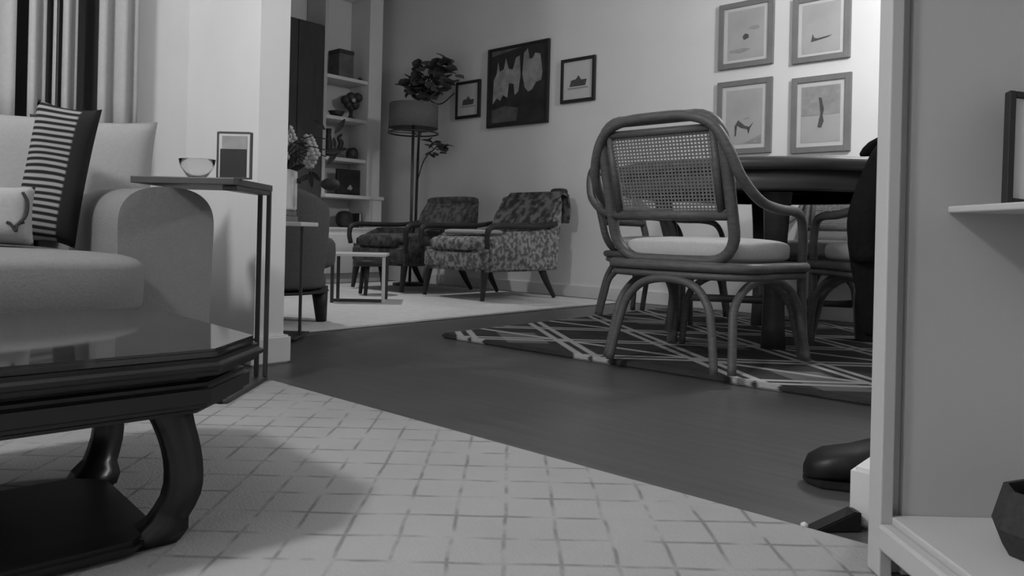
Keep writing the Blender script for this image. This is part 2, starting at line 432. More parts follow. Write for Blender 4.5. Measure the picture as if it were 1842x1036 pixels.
for (y0, y1) in ((-.27, .722), (-1.268, -.276)):
    bm = bmesh.new(); yc = (y0+y1)/2+SY
    superbox_bm(bm, (-2.50-1.775)/2+SX, yc, .312, .36, (y1-y0)/2, .075, .3, .022, 48, 24)
    for v in bm.verts:                                   # the cushion front wraps a little round the arm front
        if v.co.x > -1.93+SX:
            if y0 > -1 and v.co.y > yc: v.co.y = yc+(v.co.y-yc)*1.12
            if y0 < -1 and v.co.y < yc: v.co.y = yc+(v.co.y-yc)*1.12
    link('seat_cushion', bm, 'sofa', sf, True)
for (x, y) in ((-2.64, .66), (-1.98, .66), (-2.64, -1.2), (-1.98, -1.2)):
    lathe('foot', [(.02,.012),(.026,.052)], 'dark_wood', sf, 12, (x+SX, y+SY, 0))

def pillow(label, loc, rot, w, h, t_, m, cat='pillow'):
    o = thing('throw_pillow', label, cat, loc); o.rotation_euler = rot
    link('cover', pillow_bm(w, h, t_), m, o, True)
    return o
def rotp(yaw, lean, roll=0): return Matrix.Rotation(yaw, 3, 'Z') @ Matrix.Rotation(lean, 3, 'X') @ Matrix.Rotation(roll, 3, 'Y')
def place_pillow(label, px, pyb, X, w, h, t_, m, yaw, lean, roll=0, zb=.41):
    Y, z = at_X(px, X); o = pillow(label, (X, Y, zb), rotp(yaw, lean, roll).to_euler(), w, h, t_, m); return o
# pillow local: front = -y. facing +X means yaw = +90 deg
yw = math.radians(90)
big = place_pillow('pale square pillow leaning at the arm end of the sofa', 158, 440, -2.30, .33, .37, .13, 'white_fabric', yw-.5, -.2, 0, .405)
bk = place_pillow('pale back cushion behind the striped pillow at the left edge', 5, 440, -2.36, .40, .37, .13, 'white_fabric', yw-.15, -.2, 0, .405)
st = place_pillow('dark and pale striped pillow with a dark side band', 76, 440, -2.12, .15, .365, .08, 'stripes', yw-.6, -.12, .12, .405)
rd = place_pillow('small pale pillow with a cord tie at the left edge', -14, 440, -1.99, .16, .14, .09, 'white_fabric', yw-.3, -.2, 0, .405)
tie = tube('tie_cord', [(.056,-.034,.118),(.066,-.034,.095),(.064,-.036,.065),(.052,-.042,.045),(.044,-.044,.036)], .0035, 'dark_fabric', rd)
tube('tie_bow', [(.028,-.046,.046),(.036,-.046,.042),(.046,-.044,.026),(.048,-.044,.041),(.06,-.036,.048)], .003, 'dark_fabric', rd)

# ------------------------------------------------------------------ side table over the sofa arm
TZ = .585
yaw = math.atan2(SN, CS)
ex, ey = cam2world(-.72, 2.1)
et = thing('side_table', 'slim dark metal side table reaching over the sofa arm', 'side table', (ex, ey, 0), yaw)
# local x = right, local y = away from the camera
box('top', (-.255, .010, -.19, .118, TZ-.018, TZ), 'table_wood', et, .002)
for dx in (-.022, .004):
    box('leg', (dx-.006, dx+.006, .10, .112, .0235, TZ-.0185), 'dark_metal', et, .002)
box('foot_rail', (-.028, .010, -.20, .115, .0118, .023), 'dark_metal', et, .003)
box('top_rail', (-.028, .010, -.17, .095, TZ-.031, TZ-.0185), 'dark_metal', et, .002)
lathe('foot_pad', [(.012,.0005),(.012,.016)], 'black', et, 12, (-.009, -.19, .0115))
# photo frame
fx, fy = cam2world((419-921)/F*1.96, 1.96)
pf = thing('photo_frame', 'small clear photo frame with a dark picture on the side table', 'photo frame', (fx, fy, TZ), yaw)
FW, FH = .088, .122
box('glass_plate', (-FW/2, FW/2, -.004, .004, .001, FH), 'picture_paper', pf, .001)
for b in ((-FW/2-.001, -FW/2+.003, 0, FH), (FW/2-.003, FW/2+.001, 0, FH), (-FW/2+.003, FW/2-.003, FH-.003, FH+.001), (-FW/2+.003, FW/2-.003, 0, .004)):
    box('frame_edge', (b[0], b[1], -.006, .006, b[2], b[3]), 'dark_metal', pf)
box('photo_upper', (-.032, .033, -.0052, -.0042, .078, .112), 'sketch_grey', pf); box('photo_lower', (-.036, .033, -.0052, -.0042, .005, .078), 'paint_dark', pf)
tube('easel_back', [(0,.006,.08),(0,.04,.003)], .003, 'dark_metal', pf, curve=False)
# glass dish
gx, gy = cam2world((352-921)/F*2.0, 2.0)
gb = thing('glass_dish', 'small clear glass dish on the side table beside the photo frame', 'dish', (gx, gy, TZ))
lathe('bowl', [(.02,0),(.024,.003),(.042,.03),(.046,.052),(.043,.052),(.039,.031),(.021,.006)], 'glass', gb, 28)
lathe('rim', [(.043,.052),(.0465,.052),(.0465,.0535),(.043,.0535)], 'white_metal', gb, 28)

# ------------------------------------------------------------------ rattan chairs (local: faces +y)
def make_chair():
    c = thing('rattan_chair', 'x', 'chair', (0,0,0), 0, 'rattan chairs around the dining table')
    top = lambda x, z: (x, -.235-.125*(z-.40)/.47, z)          # plane of the tilted back
    hw = .24
    # back hoop: closed rounded rectangle from the seat to the top
    pts = []
    for (cx, cz, a0) in ((hw-.09, .865-.09, 0), (-hw+.09, .865-.09, 90), (-hw+.10, .385+.10, 180), (hw-.10, .385+.10, 270)):
        rr = .09 if a0 < 180 else .10
        for k in range(7):
            a = math.radians(a0+15*k); pts.append(top(cx+rr*math.cos(a), cz+rr*math.sin(a)))
    bm = bmesh.new(); tube_bm(bm, [Vector(p) for p in pts], .0195, 10, True); link('back_hoop', bm, 'rattan', c, True)
    # cane panel frame
    x0, x1, z0, z1 = -.203, .203, .545, .822
    for a, b in (((x0, z0), (x0, z1)), ((x1, z0), (x1, z1)), ((x0, z1), (x1, z1))):
        tube('panel_frame', [top(*a), top(*b)], .014, 'rattan', c, curve=False)
    tube('crossbar', [top(-hw, .540), top(hw, .540)], .0185, 'rattan', c, curve=False)
    bm = bmesh.new(); n = 24
    def strip(a, b, w, dy):
        A, B = Vector(top(*a)), Vector(top(*b)); d = (B-A).normalized(); nrm = Vector((0, -.966, -.257)); s = d.cross(nrm).normalized()*w/2; o = nrm*dy
        v = [bm.verts.new(q) for q in (A-s+o, B-s+o, B+s+o, A+s+o)]; bm.faces.new(v)
    for i in range(n+6):
        x = x0+(x1-x0)*(i+.5)/(n+6); strip((x, z0), (x, z1), .0062, .0006)
    for i in range(n):
        z = z0+(z1-z0)*(i+.5)/n; strip((x0, z), (x1, z), .0062, -.0006)
    cp = link('cane_panel', bm, 'rattan_light', c); cp['kind'] = 'stuff'
    # outer rail: over the top, down both sides, forward as arms, down to the front feet
    R_ = []
    half = [(0, -.372, .868), (.13, -.37, .862), (.215, -.362, .825), (.262, -.345, .745), (.288, -.31, .66), (.308, -.22, .59), (.306, -.08, .568), (.298, .08, .565), (.288, .18, .545), (.278, .235, .48), (.272, .25, .38), (.272, .258, .20), (.28, .272, .018)]
    full = [(-x, y, z) for x, y, z in half[:0:-1]]+half
    tube('arm_rail', full, .0175, 'rattan', c, 5)
    # seat
    sp = [(-.26, .255), (.26, .255), (.28, .0), (.235, -.245), (-.235, -.245), (-.28, 0)]
    tube('seat_rail', [(x, y, .365) for x, y in sp], .018, 'rattan', c, 6, 10, True)
    tube('seat_rail', [(x*.97, y*.97, .335) for x, y in sp], .014, 'rattan', c, 6, 10, True)
    superbox('cushion', (0, .01, .418), (.262, .25, .042), 'chair_cushion', c, .45, .008)
    # arched legs on four sides
    f = [(-.25, .26), (.25, .26), (.205, -.26), (-.205, -.26)]
    for i in range(4):
        (ax, ay), (bx, by) = f[i], f[(i+1) % 4]
        A, B = Vector((ax, ay, 0)), Vector((bx, by, 0)); d = (B-A); L = d.length; d.normalize()
        out = Vector((ax+bx, ay+by, 0)).normalized()*.012
        ins = .028
        sp_ = Vector((ax, ay, 0)).normalized()*.05; sq = Vector((bx, by, 0)).normalized()*.05
        q = [A+d*ins+sp_+out+Vector((0,0,.016)), A+d*(ins+.006)+sp_*.55+out+Vector((0,0,.14)), A+d*(ins+.02)+sp_*.2+out+Vector((0,0,.235)), A+d*(L*.25)+out+Vector((0,0,.30)), A+d*(L*.5)+out+Vector((0,0,.32)),
             A+d*(L*.75)+out+Vector((0,0,.30)), B-d*(ins+.02)+sq*.2+out+Vector((0,0,.235)), B-d*(ins+.006)+sq*.55+out+Vector((0,0,.14)), B-d*ins+sq+out+Vector((0,0,.016))]
        tube('leg_arch', q, .0145, 'rattan', c, 5)
    for o in c.children:
        for v in o.data.vertices:
            v.co.z *= .945; v.co.x *= .94
            if v.co.y > 0: v.co.y *= .8
    return c
TC = Vector((*cam2world(1.17, 3.43), 0))
def put_chair(o, x, z, face_deg):
    """camera-frame position, heading measured clockwise from straight ahead"""
    o.location = (*cam2world(x, z), .022)
    o.rotation_euler = (0, 0, yaw-math.radians(face_deg))
ch = make_chair()
spots = [(.700, 2.67, 43, 'rattan armchair with cane back nearest the camera, its back to us'),
         (1.49, 2.86, -2, 'rattan armchair at the doorway edge with the black coat on its back'),
         (.83, 3.98, 128, 'rattan armchair on the far left side of the dining table'),
         (1.70, 4.04, 222, 'rattan armchair on the far right side of the dining table')]
chairs = []
for i, (x, z, a, lab) in enumerate(spots):
    o = ch if i == 0 else copy_tree(ch)
    put_chair(o, x, z, a); o['label'] = lab; chairs.append(o)

# ------------------------------------------------------------------ dining table
dt = thing('dining_table', 'round dark wooden dining table with thick legs', 'table', (TC.x, TC.y, .022), yaw)
lathe('table_top', [(.70,.70),(.72,.708),(.725,.722),(.72,.738),(.71,.745)], 'table_wood', dt, 64)
lathe('apron', [(.655,.625),(.665,.632),(.665,.6995),(.60,.6995),(.60,.625)], 'table_wood', dt, 64)
for a in (255, 165, 75, -15):
    ca, sa = math.cos(math.radians(a)), math.sin(math.radians(a)); bm = bmesh.new(); rows = []
    for k in range(9):
        s = k/8; z = .698*(1-s); r = .50-.10*math.sin(s*math.pi*.62)+.04*max(0, s-.7); w = .056-.016*math.sin(s*math.pi*.8)
        T = Vector((-sa, ca, 0)); Rr = Vector((ca, sa, 0)); c0 = Rr*r+Vector((0,0,z))
        rows.append([bm.verts.new(c0+T*p*w+Rr*q*w*.8) for p, q in ((-1,-1),(1,-1),(1,1),(-1,1))])
    for A, B in zip(rows, rows[1:]):
        for k in range(4): bm.faces.new((A[k], A[(k+1) % 4], B[(k+1) % 4], B[k]))
    bm.faces.new(rows[0]); bm.faces.new(rows[-1])
    bmesh.ops.bevel(bm, geom=[e_ for e_ in bm.edges if abs(e_.verts[0].co.z-e_.verts[1].co.z) > .01], offset=.01, segments=2, affect='EDGES')
    link('leg', bm, 'table_wood', dt, True)
for a in (30, 120):
    ca, sa = math.cos(math.radians(a+45)), math.sin(math.radians(a+45))
    tube('stretcher', [(-.36*ca, -.36*sa, .14+.02*(a > 60)), (.36*ca, .36*sa, .14+.02*(a > 60))], .018, 'table_wood', dt, curve=False)

# black coat draped over the back of the second chair
def make_coat():
    c2 = chairs[1]
    c = thing('coat', 'black coat draped over the rattan chair back at the doorway edge', 'coat', tuple(c2.location), c2.rotation_euler.z)
    bm = bmesh.new(); n = 28; sect = []
    # closed drape: section in the y-z plane swept across the chair width
    prof = [(-.325, .74), (-.335, .80), (-.352, .86), (-.375, .905), (-.405, .895), (-.425, .78), (-.432, .62), (-.44, .45), (-.425, .30), (-.40, .235)]
    for i in range(n+1):
        s = -1+2*i/n; row = []
        for (y, z) in prof:
            dep = max(0, (.9-z)/.65)
            wv = .25+.19*math.sin(min(1, dep*1.25)*math.pi*.6)-.35*max(0, dep-.78)
            zz = z+.02*math.cos(s*3)-.07*(abs(s)**4)*(z > .8)-.10*(1-s)*.5*(z < .3)
            row.append(bm.verts.new((s*wv, y-.018*math.sin(s*9+z*4)*dep, zz)))
        sect.append(row)
    for A, B in zip(sect, sect[1:]):
        for k in range(len(prof)-1): bm.faces.new((A[k], A[k+1], B[k+1], B[k]))
    b_ = link('body', bm, 'coat', c, True)
    md = b_.modifiers.new('thick', 'SOLIDIFY'); md.thickness = .022; md.offset = 0
    md = b_.modifiers.new('sub', 'SUBSURF'); md.levels = 1; md.render_levels = 1
    tube('sleeve', [(-.22,-.41,.84),(-.31,-.435,.70),(-.38,-.445,.52),(-.37,-.435,.38)], [.025,.05,.05,.042], 'coat', c, 6, 12)
    tube('sleeve', [(.22,-.41,.84),(.31,-.435,.70),(.38,-.445,.52),(.37,-.435,.38)], [.025,.05,.05,.042], 'coat', c, 6, 12)
    tube('collar', [(-.16,-.40,.905),(-.06,-.415,.925),(.06,-.415,.925),(.16,-.40,.905)], .024, 'coat', c, 6, 10)
make_coat()

# ------------------------------------------------------------------ boot at the wall end
def boot():
    x0, z0 = (1457-921)/F*1.43, 1.43
    bx_, by_ = cam2world(x0+.0, z0)
    b = thing('ankle_boot', 'black leather boot standing on the hardwood behind the wall end', 'boot', (bx_, by_, 0), yaw-.12)
    # local x = from toe towards heel
    bm = bmesh.new(); secs = []
    data = [(0.0,.012,.035,.010), (.012,.034,.052,.010), (.04,.046,.066,.012), (.09,.049,.075,.012), (.14,.044,.092,.012), (.18,.040,.125,.012), (.225,.041,.15,.012), (.27,.040,.15,.012), (.288,.030,.14,.012)]
    for x, w, h, zb in data:
        r = []
        for k in range(14):
            a = 2*math.pi*k/14; ca, sa = math.cos(a), math.sin(a)
            r.append(bm.verts.new((x, w*math.copysign(abs(ca)**.7, ca), zb+(h-zb)*(.5+.5*math.copysign(abs(sa)**.7, sa)))))
        secs.append(r)
    for A, B in zip(secs, secs[1:]):
        for k in range(14): bm.faces.new((A[k], A[(k+1) % 14], B[(k+1) % 14], B[k]))
    bm.faces.new(secs[0]); bm.faces.new(secs[-1])
    link('upper', bm, 'leather', b, True)
    so = [(0.0,-.012),(.02,-.040),(.08,-.053),(.15,-.044),(.2,-.041),(.29,-.036)]; so = so+[(x, -y) for x, y in so[::-1]]
    prism('sole', so, 0.001, .015, 'black', b, .003)
    prism('heel', [(.22,-.038),(.29,-.034),(.29,.034),(.22,.038)], .0005, .022, 'black', b)
    lathe('shaft', [(.046,.11),(.05,.15),(.052,.22),(.055,.27),(.05,.27),(.046,.15)], 'leather', b, 20, (.225, 0, 0))
boot()
wx, wy_ = cam2world((1540-921)/F*1.185, 1.185)
wg = thing('door_wedge', 'small dark door wedge on the floor at the baseboard corner', 'door wedge', (wx-.03, 1.235, 0), yaw+.1)
prism('wedge', [(-.035, 0), (.05, 0), (.05, .03), (.04, .032)], -.014, .014, 'black', wg, .002, 'y')
lathe('tip', [(.001,0),(.006,.002),(.006,.01),(.001,.013)], 'ceramic', wg, 10, (-.038, 0, 0))

# ------------------------------------------------------------------ pictures on the far wall
def hang(px0, px1, pyt, pyb, name, label, cat, fw_, mats, depth=.025, group=None):
    X0, z0 = at_Y(px0, YA); X1, z1 = at_Y(px1, YA); pm = (px0+px1)/2; Xm, zm = at_Y(pm, YA)
    zt, zb = hgt(pm, pyt, zm), hgt(pm, pyb, zm); w, h = X1-X0, zt-zb
    o = thing(name, label, cat, ((X0+X1)/2, YA-.002, zb), 0, group)
    fm, bg = mats
    for b in ((-w/2, -w/2+fw_, 0, h), (w/2-fw_, w/2, 0, h), (-w/2+fw_, w/2-fw_, h-fw_, h), (-w/2+fw_, w/2-fw_, 0, fw_)):
        box('frame_rail', (b[0], b[1], -depth, 0, b[2], b[3]), fm, o, .002)
    box('backing', (-w/2+fw_, w/2-fw_, -depth*.55, -.002, fw_, h-fw_), bg, o)
    return o, w, h, -depth*.55
def flat(o, name, pts, y, m, k=.0012):
    prism(name, pts, y-k, y-.0002, m, o, 0, 'y')
def blob(cx, cy, rx, ry, n=12, jit=.25):
    return [(cx+rx*math.cos(2*math.pi*k/n)*(1+random.uniform(-jit, jit)), cy+ry*math.sin(2*math.pi*k/n)*(1+random.uniform(-jit, jit))) for k in range(n)]
def rect(x0, x1, y0, y1): return [(x0,y0),(x1,y0),(x1,y1),(x0,y1)]
# large dark painting
o, w, h, y = hang(874, 983, 80, 226, 'painting', 'large dark abstract painting with pale shapes on the far wall', 'painting', .018, ('frame_black', 'paint_dark'))
def N(pts): return [(-w/2+u*w, v*h) for u, v in pts]
flat(o, 'pale_shape', N([(.09,.30),(.10,.60),(.15,.68),(.17,.82),(.20,.70),(.27,.72),(.30,.86),(.35,.72),(.42,.70),(.47,.84),(.53,.86),(.55,.62),(.52,.42),(.46,.38),(.44,.52),(.36,.54),(.34,.36),(.26,.40),(.22,.33),(.16,.37)]), y, 'paint_light')
flat(o, 'pale_shape', N([(.62,.46),(.58,.62),(.60,.88),(.66,.93),(.69,.80),(.74,.80),(.78,.86),(.86,.84),(.90,.62),(.88,.52),(.80,.50),(.74,.42),(.68,.40)]), y, 'paint_light')
flat(o, 'grey_ground', N([(.08,.06),(.08,.22),(.30,.26),(.52,.22),(.50,.06)]), y, 'paint_mid')
flat(o, 'grey_sky', N([(.06,.90),(.40,.94),(.60,.965),(.06,.965)]), y, 'paint_mid')
# two small pictures
for (p0, p1, a, b, lab) in ((817, 860, 146, 213, 'small black-framed picture left of the large dark painting'), (1005, 1066, 104, 184, 'small black-framed picture right of the large dark painting')):
    o, w, h, y = hang(p0, p1, a, b, 'framed_picture', lab, 'picture', .024, ('frame_black', 'picture_paper'), .022, 'small pictures beside the painting')
    flat(o, 'boat_shape', N([(.26,.36),(.30,.50),(.44,.52),(.52,.60),(.60,.50),(.76,.50),(.72,.36)]), y, 'sketch_dark')
    flat(o, 'waterline', N([(.2,.30),(.8,.30),(.8,.335),(.2,.335)]), y, 'sketch_grey')
# grid of four grey-framed prints
def print_marks(i, o, w, h, y):
    flat(o, 'mat_window', N([(.17,.13),(.83,.13),(.83,.87),(.17,.87)]), y, M['print'] )
    y2 = y-.0013
    if i == 0:
        flat(o, 'sketch', [(p[0], p[1]) for p in blob(0.0, h*.46, w*.06, h*.045)], y2, 'sketch_dark'); flat(o, 'sketch', blob(w*.16, h*.58, w*.10, h*.03), y2, 'sketch_grey')
        flat(o, 'sketch', blob(-w*.1, h*.26, w*.17, h*.03), y2, 'sketch_grey')
    if i == 1:
        flat(o, 'sketch', N([(.36,.42),(.33,.30),(.42,.31),(.62,.34),(.70,.37),(.60,.36),(.44,.345),(.385,.36)]), y2, 'sketch_dark')
    if i == 2:
        flat(o, 'sketch', N([(.34,.24),(.335,.38),(.40,.46),(.52,.38),(.60,.36),(.68,.42),(.62,.34),(.59,.26),(.57,.33),(.46,.35),(.38,.39),(.365,.25)]), y2, 'sketch_dark')
        flat(o, 'sketch', N([(.46,.46),(.60,.50),(.60,.47)]), y2, 'sketch_grey'); flat(o, 'sketch', N([(.50,.14),(.82,.13),(.82,.25)]), y2, 'sketch_grey')
    if i == 3:
        flat(o, 'sketch', N([(.18,.48),(.82,.49),(.82,.86),(.18,.86)]), y2, 'sketch_grey')
        flat(o, 'sketch', N([(.47,.72),(.52,.70),(.56,.56),(.54,.48),(.56,.40),(.52,.32),(.46,.33),(.48,.42),(.505,.50),(.49,.60)]), y2-.0013, 'sketch_dark')
M['print'] = mat('faded_print', 172, .75, .3, .10, 5)
for i, (p0, p1, a, b, lab) in enumerate(((1287, 1385, 2, 121, 'upper left of the four grey-framed prints on the far wall'), (1419, 1523, -10, 110, 'upper right of the four grey-framed prints on the far wall'),
        (1287, 1385, 144, 277, 'lower left of the four grey-framed prints, right above the cane chair'), (1420, 1527, 136, 274, 'lower right of the four grey-framed prints, above the table'))):
    o, w, h, y = hang(p0, p1, a, b, 'framed_print', lab, 'picture', .034, ('frame_grey', 'picture_paper'), .022, 'four prints in a grid')
    print_marks(i, o, w, h, y)

# ------------------------------------------------------------------ armchairs along the far wall (face -Y)
def armchair(label, X, Y, up_, wood, rz=0.0):
    c = thing('armchair', label, 'armchair', (X, Y, .017), rz, 'armchairs along the far wall')
    # local: faces -y, width along x
    prism('seat_base', [(-.31,.19),(.31,.19),(.31,.34),(-.31,.34)], -.36, .26, up_, c, .03, 'y', 3)
    superbox('seat_cushion', (0, -.06, .365), (.28, .31, .05), up_, c, .4, .012)
    # reclined back with a rolled top
    pr = [(.20,.28),(.33,.28),(.36,.47),(.405,.60),(.445,.68),(.43,.71),(.385,.71),(.30,.60),(.235,.45)]
    prism('backrest', pr, -.30, .30, up_, c, .035, 'x', 3)
    superbox('head_roll', (0, .40, .690), (.285, .045, .04), wood if False else up_, c, .5)
    for s in (-1, 1):
        prism('side_panel', [(-.30,.195),(.34,.195),(.37,.42),(.30,.475),(-.10,.465),(-.30,.38)], s*.316-.012, s*.316+.012, up_, c, .008, 'x')
        tube('arm', [(s*.335,-.34,.34),(s*.34,-.35,.42),(s*.342,-.31,.482),(s*.338,-.10,.49),(s*.333,.15,.495),(s*.318,.33,.52)], [.017,.018,.021,.02,.018,.016], wood, c, 6)
        tube('leg', [(s*.285,-.31,.20),(s*.29,-.325,.11),(s*.295,-.34,.004)], [.026,.021,.014], wood, c, 5)
        tube('leg', [(s*.28,.23,.20),(s*.285,.28,.11),(s*.29,.355,.004)], [.028,.023,.015], wood, c, 5)
    return c
fX, fY = G(857, 545); 
a1 = armchair('mottled pale armchair with dark splayed legs, right of the pair', -3.60, 3.83, 'mottled', 'dark_wood', -.06)
a2 = armchair('dark mottled armchair standing under the floor lamp', -4.42, 3.83, 'mottled_dark', 'dark_wood', -.02)
th = thing('throw_blanket', 'mottled throw blanket over the back of the right armchair', 'blanket', (-3.60, 3.83, .012), -.06)
prism('blanket', [(.20,.52),(.31,.68),(.38,.755),(.46,.735),(.49,.62),(.472,.53),(.465,.62),(.452,.72),(.385,.74),(.325,.67),(.225,.51)], -.20, .32, 'throw', th, .004, 'x')
bl = thing('bolster', 'dark rolled neck cushion on top of the right armchair back', 'cushion', (-3.33, 4.25, .73), -.06)
bm = bmesh.new(); superbox_bm(bm, 0, 0, .03, .065, .04, .032, .6); link('roll', bm, 'dark_fabric', bl, True)
# white tray cushion on right armchair seat
sc = thing('seat_pad', 'pale folded pad on the seat of the right armchair', 'cushion', (-3.60, 3.66, .446), .1)
bm = bmesh.new(); superbox_bm(bm, 0, 0, .018, .17, .15, .018, .4); link('pad', bm, 'white_fabric', sc, True)

# ------------------------------------------------------------------ floor lamp behind the left armchair
Yl = 4.10
ul = (739-921)/F; zl = Yl/(ul*SN+CS); Xl = zl*(ul*CS-SN)
fl = thing('floor_lamp', 'floor lamp with a wide grey drum shade behind the dark armchair', 'lamp', (Xl, Yl, .012))
zb_, zt_ = hgt(739, 240, zl), hgt(739, 190, zl)
lathe('base', [(.14,0),(.14,.018),(.03,.03)], 'dark_metal', fl, 28)
tube('pole', [(0,0,.02),(0,0,zb_+.1)], .012, 'dark_metal', fl, curve=False)
bm = bmesh.new(); seg = 36
def ringv(r, z): return [bm.verts.new((r*math.cos(2*math.pi*k/seg), r*math.sin(2*math.pi*k/seg), z)) for k in range(seg)]
rs = [ringv(.205, zb_+.03), ringv(.20, zt_), ringv(.197, zt_), ringv(.202, zb_+.03)]
for A, B in zip(rs, rs[1:]+rs[:1]):
    for k in range(seg): bm.faces.new((A[k], A[(k+1) % seg], B[(k+1) % seg], B[k]))
sh = link('shade', bm, 'shade', fl, True)
tube('lower_rim', [(.205*math.cos(a*math.pi/9), .205*math.sin(a*math.pi/9), zb_-.01) for a in range(18)], .007, 'dark_metal', fl, 3, 6, True)
for k in range(3):
    a = k*2*math.pi/3; tube('spoke', [(0,0,zb_-.01),(.2*math.cos(a),.2*math.sin(a),zb_-.01)], .004, 'dark_metal', fl, curve=False)
    tube('rim_post', [(.203*math.cos(a),.203*math.sin(a),zb_-.01),(.203*math.cos(a),.203*math.sin(a),zb_+.035)], .003, 'dark_metal', fl, curve=False)
lathe('bulb', [(.004,zb_+.10),(.03,zb_+.13),(.034,zb_+.16),(.02,zb_+.19),(.004,zb_+.2)], 'ceramic', fl, 16)
tube('swing_arm', [(.15,.0,zt_-.02),(.22,-.02,zt_+.03),(.32,-.03,zt_+.07)], .006, 'dark_metal', fl)

# ------------------------------------------------------------------ tall plant standing in for soft dark patches behind the lamp
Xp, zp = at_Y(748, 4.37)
pl = thing('stand_in_plant', 'tall dark-leaved stand-in plant rising behind the floor lamp shade', 'plant', (Xp, 4.36, .0125))
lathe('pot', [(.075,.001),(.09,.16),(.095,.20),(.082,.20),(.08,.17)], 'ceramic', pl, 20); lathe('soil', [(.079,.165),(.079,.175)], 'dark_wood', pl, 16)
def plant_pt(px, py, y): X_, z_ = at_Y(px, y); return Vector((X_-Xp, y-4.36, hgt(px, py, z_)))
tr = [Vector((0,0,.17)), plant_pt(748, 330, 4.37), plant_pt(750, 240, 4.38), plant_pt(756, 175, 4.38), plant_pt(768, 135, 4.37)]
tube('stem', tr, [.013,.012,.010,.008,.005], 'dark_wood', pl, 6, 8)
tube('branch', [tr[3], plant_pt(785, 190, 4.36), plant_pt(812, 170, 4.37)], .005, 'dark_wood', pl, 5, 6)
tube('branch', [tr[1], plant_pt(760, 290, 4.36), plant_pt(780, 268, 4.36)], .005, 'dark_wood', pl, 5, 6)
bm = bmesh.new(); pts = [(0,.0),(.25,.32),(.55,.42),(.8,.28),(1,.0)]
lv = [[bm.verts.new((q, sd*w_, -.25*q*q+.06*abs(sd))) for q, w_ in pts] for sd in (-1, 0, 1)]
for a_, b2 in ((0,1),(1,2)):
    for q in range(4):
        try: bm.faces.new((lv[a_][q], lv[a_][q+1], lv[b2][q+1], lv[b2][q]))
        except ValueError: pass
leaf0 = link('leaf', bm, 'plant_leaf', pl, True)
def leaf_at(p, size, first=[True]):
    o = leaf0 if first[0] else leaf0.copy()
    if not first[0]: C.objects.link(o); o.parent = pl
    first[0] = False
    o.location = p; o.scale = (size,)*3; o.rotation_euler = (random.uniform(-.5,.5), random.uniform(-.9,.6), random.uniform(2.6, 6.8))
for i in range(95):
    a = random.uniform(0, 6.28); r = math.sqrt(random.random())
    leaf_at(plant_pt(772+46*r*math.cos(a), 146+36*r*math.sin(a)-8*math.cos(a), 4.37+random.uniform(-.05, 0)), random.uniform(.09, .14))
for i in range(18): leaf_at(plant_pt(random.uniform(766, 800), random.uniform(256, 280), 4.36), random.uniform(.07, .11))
# ------------------------------------------------------------------ low white stool table in the far room
sx0, sy0 = G(660, 535)
lt = thing('low_table', 'low white-topped side table before the dark armchair', 'side table', (*cam2world((650-921)/F*4.75, 4.75), .012), yaw+.1)
box('top', (-.18, .17, -.16, .16, .285, .303), 'white_metal', lt, .004)
for (x, y, m_) in ((-.155, -.14, 'dark_metal'), (.155, -.14, 'white_metal'), (-.155, .14, 'dark_metal'), (.155, .14, 'dark_metal')):
    box('leg', (x-.010, x+.010, y-.010, y+.010, .0, .2845), m_, lt, .002)
tube('floor_rail', [(-.155,-.14,.014),(0,-.15,.016),(.155,-.14,.014)], .010, 'dark_metal', lt)
st_ = thing('stool', 'dark wooden stool under the low white table', 'stool', (*cam2world((668-921)/F*5.2, 5.2), .012), yaw)
lathe('seat', [(.11,.20),(.12,.21),(.12,.235),(.10,.245)], 'dark_wood', st_, 20)
for k in range(3):
    a = k*2.094+.4; tube('leg', [(.07*math.cos(a),.07*math.sin(a),.205),(.10*math.cos(a),.10*math.sin(a),.004)], [.018,.013], 'dark_wood', st_, curve=False)

# ------------------------------------------------------------------ grey armchair near the doorway jamb
gc = thing('slipper_chair', 'grey upholstered chair with tapered legs just behind the left jamb', 'chair', (*cam2world(-1.16, 3.58), .0125), yaw-.55)
# local: back at -y (towards the camera)
bm = bmesh.new(); n = 20; hgtb = .655
def backprof(a): return (.31*math.sin(a), -.30*math.cos(a)*.95)
rowsO = []
for j in range(9):
    s = j/8; row = []
    for i in range(n+1):
        a = math.radians(-115+230*i/n); z = .16+(hgtb-.16)*s*(1-.20*(abs(i/n*2-1))**3); k = 1+.03*math.sin(s*2.6)-.10*(1-s)**2
        x_, y_ = backprof(a); row.append(bm.verts.new((x_*k, y_*k, z)))
    rowsO.append(row)
for A, B in zip(rowsO, rowsO[1:]):
    for k in range(n): bm.faces.new((A[k], A[k+1], B[k+1], B[k]))
b_ = link('curved_back', bm, 'grey_fabric', gc, True)
md = b_.modifiers.new('thick', 'SOLIDIFY'); md.thickness = .075; md.offset = -1
md = b_.modifiers.new('bev', 'BEVEL'); md.width = .03; md.segments = 4; md.limit_method = 'ANGLE'
superbox('seat', (0, .03, .33), (.235, .25, .085), 'grey_fabric', gc, .45, .015)
superbox('seat_base', (0, 0, .20), (.225, .215, .05), 'grey_fabric', gc, .4)
for (x, y) in ((-.17,-.19), (.17,-.19), (-.17,.17), (.17,.17)):
    tube('leg', [(x,y,.17),(x*1.05,y*1.05,.0015)], [.042,.026], 'dark_wood', gc, curve=False, sides=12)
lathe('welt', [(.28,.145),(.287,.15),(.28,.156)], 'dark_fabric', gc, 32)
